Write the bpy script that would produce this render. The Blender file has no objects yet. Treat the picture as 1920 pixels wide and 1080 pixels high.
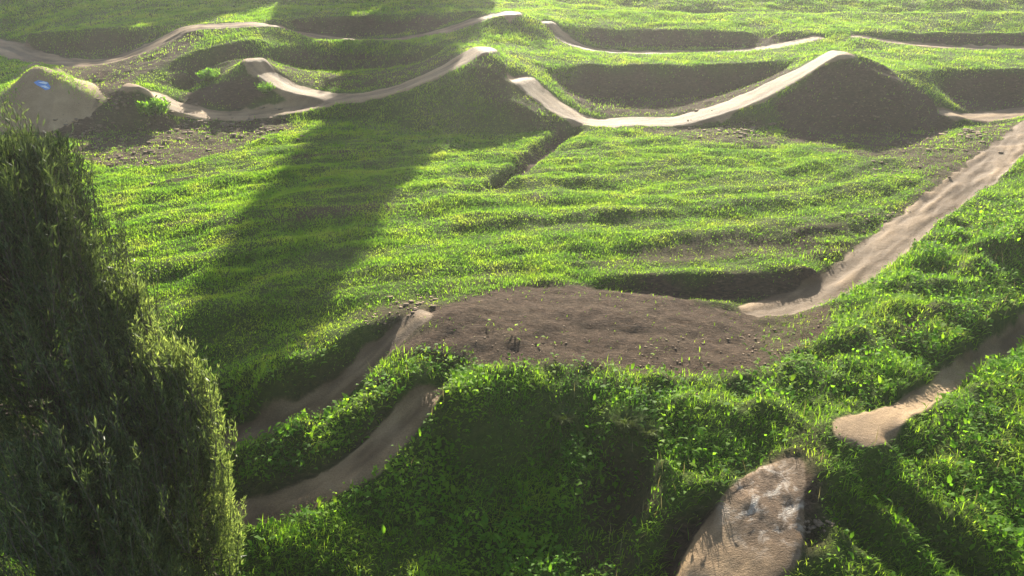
import bpy, math, random
import numpy as np
from mathutils import Vector

# ------------------------------------------------------------------ camera, sky, sun, exposure
SC = bpy.context.scene
COL = SC.collection
CAM_H, PITCH, F = 8.0, math.radians(26), 1500.0
cam = bpy.data.cameras.new('camera')
cam.sensor_width = 36.0
cam.lens = F / 1920 * 36
cam.clip_start, cam.clip_end = 0.1, 3000
cam_o = bpy.data.objects.new('camera', cam)
cam_o.location = (0, 0, CAM_H)
cam_o.rotation_euler = (math.pi / 2 - PITCH, 0, 0)
COL.objects.link(cam_o)
SC.camera = cam_o

SUN_EL, SUN_AZ = math.radians(24), math.radians(3)      # azimuth clockwise from +Y
world = bpy.data.worlds.new('World')
SC.world = world
world.use_nodes = True
wn, wl = world.node_tree.nodes, world.node_tree.links
sky = wn.new('ShaderNodeTexSky')
sky.sky_type = 'NISHITA'
sky.sun_disc = False
sky.sun_elevation = SUN_EL
sky.sun_rotation = SUN_AZ
wl.new(sky.outputs[0], wn['Background'].inputs[0])
wn['Background'].inputs[1].default_value = 0.08
sun = bpy.data.lights.new('sun', 'SUN')
sun.energy = 5.0
sun.angle = math.radians(0.53)
sun.color = (1.0, 0.92, 0.76)
sun_o = bpy.data.objects.new('sun', sun)
sdir = Vector((math.sin(SUN_AZ) * math.cos(SUN_EL), math.cos(SUN_AZ) * math.cos(SUN_EL), math.sin(SUN_EL)))
sun_o.rotation_euler = sdir.to_track_quat('Z', 'Y').to_euler()
sun_o.location = sdir * 100
COL.objects.link(sun_o)
SC.view_settings.view_transform = 'Standard'
SC.view_settings.look = 'None'
SC.view_settings.gamma = 1.0
SC.view_settings.exposure = 1.65
SC.cycles.max_bounces = 6
SC.cycles.transparent_max_bounces = 4

# ------------------------------------------------------------------ small tools
rng = np.random.default_rng(7)
CP, SP = math.cos(PITCH), math.sin(PITCH)


def ray(px, py):
    u, v = (px - 960) / F, -(py - 540) / F
    return np.array([u, CP + v * SP, -SP + v * CP])


def W(px, py, z):
    """world point of a photo pixel whose height above datum is known"""
    d = ray(px, py)
    t = (z - CAM_H) / d[2]
    return (d[0] * t, d[1] * t, z)


_T = rng.random((8, 256, 256))


def vnoise(x, y, k=0):
    t = _T[k % 8]
    xi, yi = np.floor(x).astype(int), np.floor(y).astype(int)
    fx, fy = x - xi, y - yi
    fx, fy = fx * fx * (3 - 2 * fx), fy * fy * (3 - 2 * fy)
    a = t[xi & 255, yi & 255]; b = t[(xi + 1) & 255, yi & 255]
    c = t[xi & 255, (yi + 1) & 255]; d = t[(xi + 1) & 255, (yi + 1) & 255]
    return (a * (1 - fx) + b * fx) * (1 - fy) + (c * (1 - fx) + d * fx) * fy - 0.5


def fbm(x, y, o=4, k=0):
    s, a = 0, 1.0
    for i in range(o):
        s = s + a * vnoise(x * 2 ** i + 17.3 * i, y * 2 ** i + 5.1 * i, k + i)
        a *= 0.5
    return s


def smooth(a, b, x):
    t = np.clip((x - a) / (b - a), 0, 1)
    return t * t * (3 - 2 * t)


def inpoly(x, y, poly):
    r = np.zeros(x.shape, bool)
    n = len(poly)
    for i in range(n):
        x0, y0 = poly[i][:2]; x1, y1 = poly[(i + 1) % n][:2]
        if y0 == y1:
            continue
        r ^= ((y0 > y) != (y1 > y)) & (x < (x1 - x0) * (y - y0) / (y1 - y0) + x0)
    return r


def polydist(x, y, pts):
    """distance to an open polyline, and the height interpolated along it"""
    best = np.full(x.shape, 1e9); zz = np.zeros(x.shape)
    for (x0, y0, z0), (x1, y1, z1) in zip(pts[:-1], pts[1:]):
        dx, dy = x1 - x0, y1 - y0
        l2 = dx * dx + dy * dy + 1e-9
        t = np.clip(((x - x0) * dx + (y - y0) * dy) / l2, 0, 1)
        d = np.hypot(x - x0 - t * dx, y - y0 - t * dy)
        m = d < best
        best = np.where(m, d, best); zz = np.where(m, z0 + t * (z1 - z0), zz)
    return best, zz


def halfwidth(x, y, c, hw):
    if not isinstance(hw, tuple):
        return hw
    n = len(c) - 1
    return polydist(x, y, [(p[0], p[1], float(np.interp(k / n, np.linspace(0, 1, len(hw)), hw))) for k, p in enumerate(c)])[1]


def spline(pts, n=8):
    """Catmull-Rom through world points"""
    p = np.array(pts, float)
    q = np.vstack([2 * p[0] - p[1], p, 2 * p[-1] - p[-2]])
    out = []
    for i in range(1, len(q) - 2):
        for k in range(n):
            t = k / n
            out.append(0.5 * (2 * q[i] + (q[i + 1] - q[i - 1]) * t + (2 * q[i - 1] - 5 * q[i] + 4 * q[i + 1] - q[i + 2]) * t * t
                              + (3 * q[i] - q[i - 1] - 3 * q[i + 1] + q[i + 2]) * t ** 3))
    out.append(q[-2])
    return [tuple(v) for v in out]


# ------------------------------------------------------------------ survey of the bike park: heights traced from the photo
# tracks: centre line as (pixel x, pixel y, height), half width in metres
TRACKS = {
    'row1_left': ([(255, 158, 1.55), (290, 180, 1.0), (340, 203, .5), (430, 217, .2), (530, 208, .28), (640, 187, .52)], .62),
    'row1_branch': ([(478, 112, 1.95), (500, 140, 1.4), (550, 168, .85), (640, 184, .55)], .6),
    'row1_mid': ([(640, 187, .52), (740, 168, .95), (830, 131, 1.7), (897, 92, 2.45)], .75),
    'row1_bowl': ([(985, 150, 1.45), (1030, 190, .75), (1100, 227, .12), (1180, 228, .05), (1270, 226, .08), (1380, 195, .6),
                   (1480, 147, 1.5), (1565, 99, 2.5)], .66),
    'row1_right': ([(1785, 212, .45), (1820, 220, .25), (1870, 216, .2), (1960, 205, .2), (2100, 200, .2)], .6),
    'row2_left': ([(-120, 60, 1.9), (0, 85, 1.6), (60, 106, 1.35), (150, 118, 1.25), (220, 110, 1.4), (300, 78, 2.0), (355, 53, 2.5), (430, 47, 2.6), (490, 45, 2.62),
                   (530, 52, 2.35), (580, 66, 1.9), (660, 76, 1.65), (740, 75, 1.7), (830, 58, 2.15), (900, 36, 2.65), (945, 24, 2.95)], .85),
    'row2_right': ([(1030, 42, 2.5), (1050, 65, 2.0), (1090, 88, 1.55), (1160, 98, 1.35), (1280, 98, 1.35), (1400, 94, 1.45), (1470, 84, 1.7), (1530, 70, 2.0)], .42),
    'row2_end': ([(1612, 68, 2.05), (1670, 78, 1.8), (1750, 87, 1.6), (1850, 90, 1.5), (1960, 91, 1.5), (2150, 92, 1.5)], .42),
    'descent': ([(2080, 150, 1.0), (1990, 205, .7), (1905, 268, .45), (1850, 315, .3), (1780, 370, .12), (1710, 425, -.03), (1630, 490, -.2), (1560, 540, -.36),
                 (1480, 570, -.42), (1415, 580, -.40)], (.6, .6, .6, .6, .55, .3)),
    'near_one': ([(330, 848, -1.2), (430, 826, -1.1), (520, 796, -1.0), (610, 750, -.82), (680, 690, -.52), (730, 640, -.18), (785, 590, .2)], (.38, .3)),
    'near_two': ([(360, 990, -1.6), (450, 966, -1.5), (550, 938, -1.38), (640, 895, -1.15), (710, 840, -.85), (760, 785, -.62), (797, 744, -.34)], (.33, .36)),
    'lip': ([(2040, 548, -.42), (1930, 620, -.38), (1850, 672, -.35), (1770, 722, -.25), (1695, 767, -.1), (1645, 792, .03), (1612, 804, .1)], (.22, .22, .22, .22, .23, .33, .42)),
    'landing': ([(1492, 866, -.16), (1458, 905, -.26), (1432, 950, -.4), (1402, 1010, -.6), (1365, 1080, -.82), (1330, 1160, -1.08)], (.14, .42, .66, .70, .68, .66)),
}
# breaklines: crests, toes and rims
LINES = [
    # field and outer ground
    [(-200, 330, 0), (200, 330, 0), (420, 330, 0), (700, 330, 0), (1000, 320, 0), (1300, 320, 0), (1600, 330, 0)],
    [(250, 470, -.05), (600, 440, 0), (1000, 430, 0), (1400, 420, 0), (1600, 400, 0)],
    [(330, 600, -.2), (480, 560, -.1), (700, 540, 0), (900, 520, .05), (1000, 525, .05)],
    # toes of the first row
    [(-300, 262, 0), (0, 258, 0), (150, 252, 0), (260, 243, .02), (420, 237, .02), (560, 228, .05), (660, 222, .1)],
    [(660, 222, .1), (740, 238, .02), (830, 250, 0), (930, 250, 0), (1020, 246, 0), (1090, 246, -.02)],
    [(1110, 247, -.02), (1250, 243, 0), (1370, 232, .02), (1440, 240, 0), (1560, 250, 0), (1680, 250, 0), (1760, 243, .02), (1800, 238, .1), (1850, 236, .12), (1930, 232, .2)],
    # mound A, mound B crests (beside the lips)
    [(905, 92, 2.45), (930, 105, 2.3), (955, 128, 1.9), (985, 150, 1.45)],
    [(880, 118, 2.1), (915, 125, 2.05), (950, 150, 1.6)],
    [(900, 180, 1.05), (960, 190, 1.0), (1010, 215, .55)],
    [(1575, 97, 2.5), (1610, 102, 2.45), (1650, 118, 2.15), (1700, 143, 1.65), (1745, 185, .95), (1785, 212, .45)],
    [(1560, 113, 2.3), (1600, 117, 2.25), (1650, 136, 1.95), (1695, 160, 1.5)],
    # gap before the left landing and the shaded ramp at the far left
    [(-60, 225, .55), (-10, 190, 1.05), (60, 130, 2.05), (75, 129, 2.06), (130, 158, 1.55), (190, 197, .85)],
    [(-60, 240, .25), (0, 246, .15), (90, 244, .15), (180, 212, .6)],
    [(40, 140, 1.9), (62, 123, 2.12), (80, 123, 2.12), (136, 149, 1.64), (202, 192, .9)],
    [(62, 116, 1.6), (140, 138, 1.25), (205, 170, .8)],
    [(205, 205, .75), (220, 190, .9), (245, 163, 1.5)],
    [(262, 172, 1.35), (300, 205, .6), (345, 225, .2)],
    # rim behind the first row
    [(345, 182, .45), (390, 152, .75), (430, 134, 1.05), (465, 118, 1.55)],
    [(490, 92, 1.95), (560, 80, 1.9), (650, 72, 1.9), (740, 78, 1.85), (830, 88, 1.95), (880, 84, 2.35)],
    [(515, 122, 1.2), (600, 134, .75), (680, 133, .72), (760, 124, 1.0), (830, 108, 1.5)],
    [(985, 140, 1.55), (1015, 128, 1.5), (1060, 123, 1.45), (1130, 121, 1.42), (1250, 121, 1.42), (1380, 118, 1.45), (1470, 112, 1.6), (1530, 100, 2.2)],
    [(1060, 172, .5), (1120, 185, .1), (1300, 185, .08), (1390, 166, .4), (1470, 140, 1.1)],
    [(1700, 132, 1.75), (1750, 130, 1.45), (1850, 130, 1.42), (1960, 131, 1.4), (2150, 131, 1.4)],
    [(1760, 180, .5), (1800, 187, .3), (1960, 185, .28), (2150, 183, .3)],
    # knoll between the rows on the left
    [(230, 150, 1.35), (300, 120, 1.65), (380, 90, 2.1), (460, 75, 2.3), (495, 70, 2.35)],
    [(300, 150, 1.22), (380, 128, 1.42), (450, 105, 1.85)],
    # rims behind the second row
    [(-200, 40, 2.5), (-50, 52, 2.3), (60, 60, 2.2), (180, 56, 2.3), (310, 46, 2.55)],
    [(510, 38, 2.6), (580, 32, 2.55), (700, 28, 2.55), (800, 26, 2.6), (900, 20, 2.9)],
    [(1040, 36, 2.55), (1085, 52, 2.2), (1180, 55, 2.15), (1350, 58, 2.1), (1480, 60, 2.1), (1540, 60, 2.15), (1610, 60, 2.15), (1700, 60, 2.1), (1800, 58, 2.15), (1960, 57, 2.15), (2200, 56, 2.15)],
    [(1110, 80, 1.6), (1200, 85, 1.45), (1320, 85, 1.45), (1450, 79, 1.6)],
    [(1710, 73, 1.75), (1850, 79, 1.55), (1960, 80, 1.5), (2150, 80, 1.5)],
    [(540, 50, 2.2), (600, 60, 1.85), (700, 64, 1.72), (800, 54, 2.0), (880, 36, 2.5)],
    [(-100, 75, 1.8), (40, 92, 1.45), (150, 96, 1.4), (230, 90, 1.55), (300, 68, 2.1)],
    [(940, 45, 2.5), (1000, 70, 2.05), (1010, 95, 1.7), (960, 100, 2.0)],
    [(945, 24, 2.95), (985, 30, 2.8), (1030, 42, 2.5)],
    # upper meadow
    [(-200, 8, 2.9), (300, 8, 2.9), (700, 8, 2.8), (1000, 18, 2.7), (1300, 25, 2.5), (1920, 23, 2.5), (2200, 23, 2.5)],
    [(1080, 26, 2.4), (1300, 30, 2.15), (1920, 28, 2.15), (2200, 28, 2.15)],
    [(-300, -10, 3.3), (960, -10, 3.0), (2200, -10, 2.8)],
    # drain cut in the field
    # pit behind the brown table
    [(1050, 528, .06), (1120, 522, .02), (1250, 517, 0), (1400, 510, 0), (1530, 498, 0), (1610, 478, .03), (1660, 430, .08), (1730, 365, .18), (1800, 300, .35), (1860, 250, .5)],
    [(1080, 534, -.1), (1200, 546, -.3), (1300, 555, -.42), (1440, 557, -.46), (1550, 528, -.34)],
    [(1000, 538, .08), (1100, 542, .05), (1200, 553, -.03), (1300, 566, -.18), (1380, 578, -.34)],
    # brown table: front break and dome
    [(830, 590, .25), (950, 570, .2), (1100, 585, .1), (1250, 600, -.05), (1400, 605, -.3)],
    [(800, 640, .12), (950, 640, .12), (1100, 650, 0), (1250, 655, -.12), (1400, 640, -.3), (1480, 610, -.38)],
    # slope right of the descent
    [(1520, 590, -.25), (1640, 520, .0), (1740, 440, .2), (1850, 340, .45), (1930, 280, .7), (2100, 200, 1.1)],
    [(1550, 640, -.1), (1700, 560, .2), (1850, 480, .55), (2000, 400, .9)],
    # bank above the lip track
    [(1960, 545, .15), (1900, 582, .12), (1850, 612, .1), (1780, 668, .08), (1740, 705, .08), (1690, 745, .1), (1630, 783, .12)],
    [(1480, 700, -.1), (1500, 760, -.12), (1530, 820, -.12)],
    # front of the lip
    [(1545, 800, .08), (1580, 822, .08), (1640, 832, .08), (1680, 820, .08)],
    [(1570, 850, -.5), (1640, 880, -.65), (1720, 880, -.55)],
    [(1710, 790, .12), (1800, 740, .1), (1920, 670, .05), (2050, 600, 0)],
    [(1760, 870, -.2), (1850, 820, -.1), (2000, 760, 0)],
    [(1700, 960, -.55), (1850, 960, -.45), (2050, 920, -.3)],
    [(1600, 1150, -1.0), (1900, 1150, -.8), (2150, 1100, -.6)],
    # bank behind near track one, berm in front of it
    [(380, 770, -.4), (460, 745, -.38), (560, 690, -.3), (650, 638, -.12), (720, 595, .06), (775, 572, .16)],
    [(400, 862, -.98), (480, 838, -.88), (560, 808, -.78), (640, 768, -.6), (700, 715, -.32), (735, 670, -.08), (790, 640, .12)],
    [(760, 690, -.05), (800, 722, -.03), (825, 738, -.05)],
    [(430, 900, -1.38), (520, 880, -1.25), (620, 840, -1.0), (700, 780, -.65), (750, 740, -.35)],
    # face right of near track two
    [(808, 736, -.1), (850, 752, -.12), (880, 740, -.05), (940, 700, -.02), (1040, 684, .0), (1130, 712, -.03), (1200, 735, -.08), (1235, 765, -.12)],
    [(800, 790, -.55), (850, 850, -.95), (930, 900, -1.2), (1040, 930, -1.3)],
    [(790, 800, -.62), (740, 850, -.95), (700, 900, -1.15), (600, 950, -1.38), (480, 985, -1.5)],
    [(700, 1000, -1.55), (850, 1020, -1.6), (1000, 1020, -1.55), (1080, 940, -1.25), (1105, 870, -1.0), (1120, 840, -.85)],
    [(1130, 830, -.55), (1170, 800, -.2), (1220, 825, -.28), (1238, 870, -.42), (1225, 940, -.65), (1190, 1000, -.95)],
    [(1140, 870, -1.05), (1180, 890, -1.1), (1170, 980, -1.3), (1140, 1060, -1.5)],
    [(1260, 760, -.1), (1350, 760, -.1), (1450, 780, -.12)],
    [(1300, 860, -.25), (1400, 850, -.2), (1480, 840, -.15)],
    # banks of the landing trench
    [(1475, 858, -.12), (1400, 884, -.2), (1330, 906, -.32), (1240, 975, -.8), (1190, 1060, -1.2)],
    [(1322, 950, -.72), (1285, 1000, -1.0), (1250, 1070, -1.25), (1220, 1150, -1.45)],
    [(1530, 880, -.15), (1560, 930, -.28), (1570, 990, -.5), (1560, 1050, -.7), (1540, 1150, -1.1)],
    [(1540, 985, -.62), (1508, 1020, -.85), (1475, 1070, -1.05)],
    [(400, 1100, -1.7), (700, 1120, -1.75), (1000, 1120, -1.75), (1200, 1120, -1.5)],
    [(-300, 1000, -1.7), (100, 1000, -1.7), (300, 900, -1.35), (250, 750, -.6), (150, 600, -.2)],
]
TRK = {k: (spline([W(*p) for p in pts]), hw) for k, (pts, hw) in TRACKS.items()}
BRK = [[W(*p) for p in l] for l in LINES]

X0, X1, Y0, Y1, RES = -36.0, 36.0, 4.0, 62.0, 0.1


def solve():
    z = None
    for lev in (16, 8, 4, 2, 1):
        h = RES * lev
        xs = np.arange(X0, X1 + 1e-6, h); ys = np.arange(Y0, Y1 + 1e-6, h)
        gx, gy = np.meshgrid(xs, ys)
        ny, nx = gx.shape
        s = np.zeros((ny, nx)); w = np.zeros((ny, nx))

        def put(px, py, pz):
            i = np.rint((py - Y0) / h).astype(int); j = np.rint((px - X0) / h).astype(int)
            m = (i >= 0) & (i < ny) & (j >= 0) & (j < nx)
            np.add.at(s, (i[m], j[m]), pz[m]); np.add.at(w, (i[m], j[m]), 1)
        for l in BRK:
            for a, b in zip(l[:-1], l[1:]):
                n = max(2, int(math.dist(a[:2], b[:2]) / (h * .5)))
                t = np.linspace(0, 1, n)
                put(a[0] + t * (b[0] - a[0]), a[1] + t * (b[1] - a[1]), a[2] + t * (b[2] - a[2]))
        for x, y, zz in [(X0, Y0, -1.6), (X1, Y0, -.6), (X0, 25, 0), (X1, 25, 1.0), (X0, Y1, 3.8), (X1, Y1, 3.4), (0, Y1, 3.6), (0, Y0, -1.8), (X0, 14, -.3), (X1, 15, .6)]:
            put(np.array([x]), np.array([y]), np.array([zz]))
        fixed = w > 0
        val = np.where(fixed, s / np.maximum(w, 1), 0)
        if lev <= 4:
            for c, hw in TRK.values():
                cx = [p[0] for p in c]; cy = [p[1] for p in c]
                sel = (gx > min(cx) - 1.5) & (gx < max(cx) + 1.5) & (gy > min(cy) - 1.5) & (gy < max(cy) + 1.5)
                d, zz = polydist(gx[sel], gy[sel], c); hw = halfwidth(gx[sel], gy[sel], c, hw)
                f, v = fixed[sel], val[sel]
                mm = d < hw
                v = np.where(mm, zz, v); f = f | mm
                fixed[sel] = f; val[sel] = v
        if z is None:
            z = np.full((ny, nx), val[fixed].mean())
            it = 900
        else:
            iy = (ys - Y0) / (2 * h); ix = (xs - X0) / (2 * h)
            i0 = np.minimum(iy.astype(int), z.shape[0] - 2); j0 = np.minimum(ix.astype(int), z.shape[1] - 2)
            fy = np.minimum(iy - i0, 1)[:, None]; fx = np.minimum(ix - j0, 1)[None]
            z = (z[i0][:, j0] * (1 - fx) + z[i0][:, j0 + 1] * fx) * (1 - fy) + (z[i0 + 1][:, j0] * (1 - fx) + z[i0 + 1][:, j0 + 1] * fx) * fy
            it = {8: 400, 4: 250, 2: 150, 1: 90}[lev]
        for _ in range(it):
            z[fixed] = val[fixed]
            p = np.pad(z, 1, mode='edge')
            z = .25 * (p[:-2, 1:-1] + p[2:, 1:-1] + p[1:-1, :-2] + p[1:-1, 2:])
        z[fixed] = val[fixed]
    for _ in range(2):
        p = np.pad(z, 1, mode='edge')
        z = .4 * z + .15 * (p[:-2, 1:-1] + p[2:, 1:-1] + p[1:-1, :-2] + p[1:-1, 2:])
    return xs, ys, gx, gy, z


XS, YS, GX, GY, Z = solve()
NY, NX = Z.shape

# track distance field, negative inside
TD = np.full(Z.shape, 9.0)
TID = np.full(Z.shape, -1)
for ti, (k, (c, hw)) in enumerate(TRK.items()):
    cx = [p[0] for p in c]; cy = [p[1] for p in c]
    sel = (GX > min(cx) - 3) & (GX < max(cx) + 3) & (GY > min(cy) - 3) & (GY < max(cy) + 3)
    d, _ = polydist(GX[sel], GY[sel], c); hw = halfwidth(GX[sel], GY[sel], c, hw)
    t, i = TD[sel], TID[sel]
    m = d - hw < t
    i[m] = ti; t[m] = (d - hw)[m]
    TD[sel] = t; TID[sel] = i
TS, TX = np.zeros(Z.shape), np.zeros(Z.shape)
for ti, (k, (c, hw)) in enumerate(TRK.items()):
    m = (TID == ti) & (TD < 1)
    sl = np.concatenate([[0], np.cumsum([math.dist(a[:2], b[:2]) for a, b in zip(c[:-1], c[1:])])])
    dd, ss = polydist(GX[m], GY[m], [(p[0], p[1], q) for p, q in zip(c, sl)])
    side = polydist(GX[m], GY[m], [(p[0] - .03 * (c[min(i + 1, len(c) - 1)][1] - c[max(i - 1, 0)][1]), p[1] + .03 * (c[min(i + 1, len(c) - 1)][0] - c[max(i - 1, 0)][0]), 0) for i, p in enumerate(c)])[0]
    TS[m] = ss + 37 * ti; TX[m] = dd * np.sign(dd - side)
RUT = fbm(TS * .45, TX * 3.2, 4, 1) + .5 * fbm(TS * 1.6, TX * 5, 3, 5)
RUT -= np.select([TID == list(TRK).index(k) for k in ('descent', 'landing', 'near_one', 'near_two', 'row2_left', 'row1_left', 'row1_branch', 'row1_mid', 'row1_bowl')], [.36, .34, .2, .28, .1, -.25, -.25, -.15, -.15], 0)
TD0 = TD.copy()
TD += .16 * fbm(GX * 1.1, GY * 1.1, 3, 2) * np.where(np.isin(TID, [list(TRK).index(k) for k in ('lip', 'near_one', 'near_two', 'landing')]), .35, 1)
TD += .22 * fbm(GX * 2.6, GY * 2.6, 3, 4) * np.where(np.isin(TID, [list(TRK).index(k) for k in ('descent', 'row2_left')]), .7, .35)


def sample(A, x, y):
    ix = np.clip((np.asarray(x) - X0) / RES, 0, NX - 1.001); iy = np.clip((np.asarray(y) - Y0) / RES, 0, NY - 1.001)
    j, i = ix.astype(int), iy.astype(int)
    fx, fy = ix - j, iy - i
    return (A[i, j] * (1 - fx) + A[i, j + 1] * fx) * (1 - fy) + (A[i + 1, j] * (1 - fx) + A[i + 1, j + 1] * fx) * fy


def dense(poly, step=35):
    out = []
    for k in range(len(poly)):
        a, b = poly[k], poly[(k + 1) % len(poly)]
        m = max(1, int(math.dist(a, b) / step))
        out += [(a[0] + (b[0] - a[0]) * t / m, a[1] + (b[1] - a[1]) * t / m) for t in range(m)]
    return out


def hit(px, py):
    """where the sight line of a photo pixel meets the terrain"""
    d = ray(px, py)
    t = np.arange(6, 70, .04)
    x, y, z = d[0] * t, d[1] * t, CAM_H + d[2] * t
    below = np.nonzero(z < sample(Z, x, y))[0]
    k = below[0] if len(below) else len(t) - 1
    return (x[k], y[k], z[k])


# bare or stony ground: outline on the ground, grass left (0-1), soil kind (0 dark bank, 1 brown, 2 pale rubble)
SOIL = [
    ([(800, 575), (900, 548), (1000, 535), (1100, 535), (1250, 553), (1400, 580), (1570, 580), (1535, 635), (1440, 700), (1300, 716), (1180, 706), (1080, 682), (960, 682), (880, 692), (850, 668), (770, 662), (735, 648)], .02, 1),
    ([(230, 235), (360, 226), (540, 215), (560, 240), (500, 260), (420, 285), (330, 310), (200, 320), (130, 290), (140, 240)], .1, 2),
    ([(1180, 240), (1300, 238), (1400, 215), (1440, 235), (1470, 275), (1380, 275), (1250, 262)], .25, 2),
    ([(1500, 285), (1620, 275), (1760, 262), (1830, 238), (1900, 228), (1930, 240), (1850, 290), (1760, 360), (1690, 430), (1660, 420), (1740, 340), (1690, 300)], .22, 2),
    ([(1450, 200), (1530, 130), (1570, 112), (1640, 118), (1720, 160), (1790, 225), (1760, 262), (1650, 275), (1480, 268)], .08, 1),
    ([(870, 130), (905, 100), (960, 150), (1040, 210), (1080, 240), (1050, 250), (1000, 240), (930, 200)], .45, 1),
    ([(0, 255), (60, 135), (190, 205), (210, 220), (160, 260), (80, 262)], .0, 1),
    ([(190, 200), (240, 160), (270, 185), (240, 240), (160, 262), (160, 240)], .3, 2),
    ([(330, 195), (350, 170), (460, 135), (520, 170), (500, 195), (430, 208)], .06, 1),
    ([(300, 160), (330, 120), (440, 85), (480, 100), (440, 130), (350, 160)], .35, 2),
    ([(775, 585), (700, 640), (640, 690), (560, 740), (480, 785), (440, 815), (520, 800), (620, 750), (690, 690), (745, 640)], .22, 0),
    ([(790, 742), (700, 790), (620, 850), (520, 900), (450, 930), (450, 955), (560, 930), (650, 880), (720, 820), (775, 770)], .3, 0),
    ([(95, 122), (180, 116), (250, 150), (235, 175), (200, 190), (140, 150)], .12, 2),
    ([(165, 118), (250, 96), (330, 62), (390, 62), (330, 110), (250, 152), (190, 150)], .12, 2),
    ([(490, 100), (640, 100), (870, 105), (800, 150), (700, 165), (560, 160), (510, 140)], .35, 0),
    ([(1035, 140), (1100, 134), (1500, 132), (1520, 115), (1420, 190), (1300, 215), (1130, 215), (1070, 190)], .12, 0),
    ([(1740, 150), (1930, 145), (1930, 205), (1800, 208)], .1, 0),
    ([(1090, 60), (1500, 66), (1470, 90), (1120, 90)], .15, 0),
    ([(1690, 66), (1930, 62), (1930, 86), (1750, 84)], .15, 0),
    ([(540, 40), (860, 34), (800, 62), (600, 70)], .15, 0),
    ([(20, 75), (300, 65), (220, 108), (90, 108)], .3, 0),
    ([(1150, 530), (1250, 522), (1400, 516), (1540, 502), (1610, 485), (1580, 520), (1480, 560), (1380, 570), (1250, 556)], .05, 1),
    ([(650, 590), (770, 560), (820, 560), (800, 585), (760, 605), (700, 620)], .4, 2),
    ([(690, 720), (740, 690), (750, 715), (700, 745), (680, 745)], .1, 1),
    ([(770, 560), (860, 520), (960, 500), (980, 530), (860, 550)], .55, 2),
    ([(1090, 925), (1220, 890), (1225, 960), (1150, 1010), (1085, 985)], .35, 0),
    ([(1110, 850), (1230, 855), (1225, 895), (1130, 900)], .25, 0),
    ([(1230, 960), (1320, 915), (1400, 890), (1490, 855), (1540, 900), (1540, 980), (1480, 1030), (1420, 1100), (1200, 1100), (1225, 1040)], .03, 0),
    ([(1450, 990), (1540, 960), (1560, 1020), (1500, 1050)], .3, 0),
    ([(760, 560), (830, 600), (760, 640), (730, 620)], .2, 2),
    ([(1480, 820), (1540, 800), (1560, 860), (1490, 880)], .5, 2),
    ([(1440, 590), (1540, 575), (1500, 640), (1420, 680)], .2, 2),
    ([(1060, 1030), (1180, 1010), (1200, 1060), (1100, 1090)], .4, 2),
    ([(930, 335), (990, 285), (1045, 245), (1085, 240), (1040, 275), (960, 330)], .05, 1),
]
GR = np.ones(Z.shape)                       # share of the grass that is left
KIND = np.zeros(Z.shape)                    # paleness of the bare soil
BARE = np.zeros(Z.shape)
jx, jy = GX + .3 * fbm(GX * .9, GY * .9, 3, 1), GY + .35 * fbm(GX * .9, GY * .9, 3, 5)
for poly, left, kind in SOIL:
    wp = [hit(*p) for p in dense(poly)]
    ax = [p[0] for p in wp]; ay = [p[1] for p in wp]
    sel = (GX > min(ax) - 1) & (GX < max(ax) + 1) & (GY > min(ay) - 1) & (GY < max(ay) + 1)
    m = inpoly(jx[sel], jy[sel], wp)
    for A, v in ((GR, left), (KIND, kind / 2), (BARE, 1 - left)):
        t = A[sel]; t[m] = v; A[sel] = t
for A in (GR, KIND, BARE):
    for _ in range(3):
        p = np.pad(A, 1, mode='edge')
        A[:] = .2 * (A + p[:-2, 1:-1] + p[2:, 1:-1] + p[1:-1, :-2] + p[1:-1, 2:])
TRACKNESS = smooth(.12, -.12, TD)
CLAY = inpoly(GX, GY, [hit(*p) for p in [(-70, 240), (-12, 184), (58, 120), (78, 119), (138, 146), (203, 191), (165, 222), (90, 246), (0, 250)]])
TRACKNESS = np.maximum(TRACKNESS, CLAY)
wx, wy, _ = hit(1440, 935)
WET_GLARE = (TID == list(TRK).index('landing')) * smooth(1.0, .25, np.hypot(GX - wx, (GY - wy) * .8))  # mask for the wet mud and its painted glare on the landing
GR *= smooth(-.02, .14, TD)

# drain cut, ruts, mowing swells, roughness
dc = [hit(*p) for p in [(1075, 240), (1040, 262), (1000, 290), (965, 318), (925, 340)]]
d, _ = polydist(GX, GY, dc)
Z -= .42 * smooth(.5, .12, d + .1 * fbm(GX * 2, GY * 2, 2, 3))
for rut in ([(1575, 935), (1595, 955), (1640, 1005), (1700, 1060), (1770, 1120)], [(1640, 905), (1700, 960), (1760, 1010), (1840, 1070), (1900, 1110)]):
    d, _ = polydist(GX, GY, [hit(*p) for p in rut])
    Z -= .34 * smooth(.42, .1, d) * (1 - TRACKNESS)
gm = GR * (1 - TRACKNESS)
field = smooth(12, 14, GY) * smooth(30.5, 28, GY) * smooth(18, 12, np.abs(GX))
rowc = GY - .018 * (GX - 2) ** 2 * np.sign(GX - 2) - .10 * GX                # curved mowing rows
swell = fbm(GX * .2, rowc * 1.1, 3, 4) + .5 * fbm(GX * 1.1, GY * 1.4, 3, 0)
Z += gm * field * .19 * swell
worn = field * smooth(.22, .5, fbm(GX * .16, rowc * .55, 4, 7))
GR *= 1 - .72 * worn
BARE = np.maximum(BARE, .75 * worn * (1 - TRACKNESS))
lushz = np.clip(smooth(15, 12.5, GY) + smooth(4.5, 7, GX - (GY - 12) * .35) * smooth(23, 17, GY), 0, 1)
Z += gm * (.10 + .12 * lushz) * fbm(GX * .9, GY * .9, 4, 6)
Z += gm * lushz * .34 * fbm(GX * 1.7, GY * 1.7, 3, 2)
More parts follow.
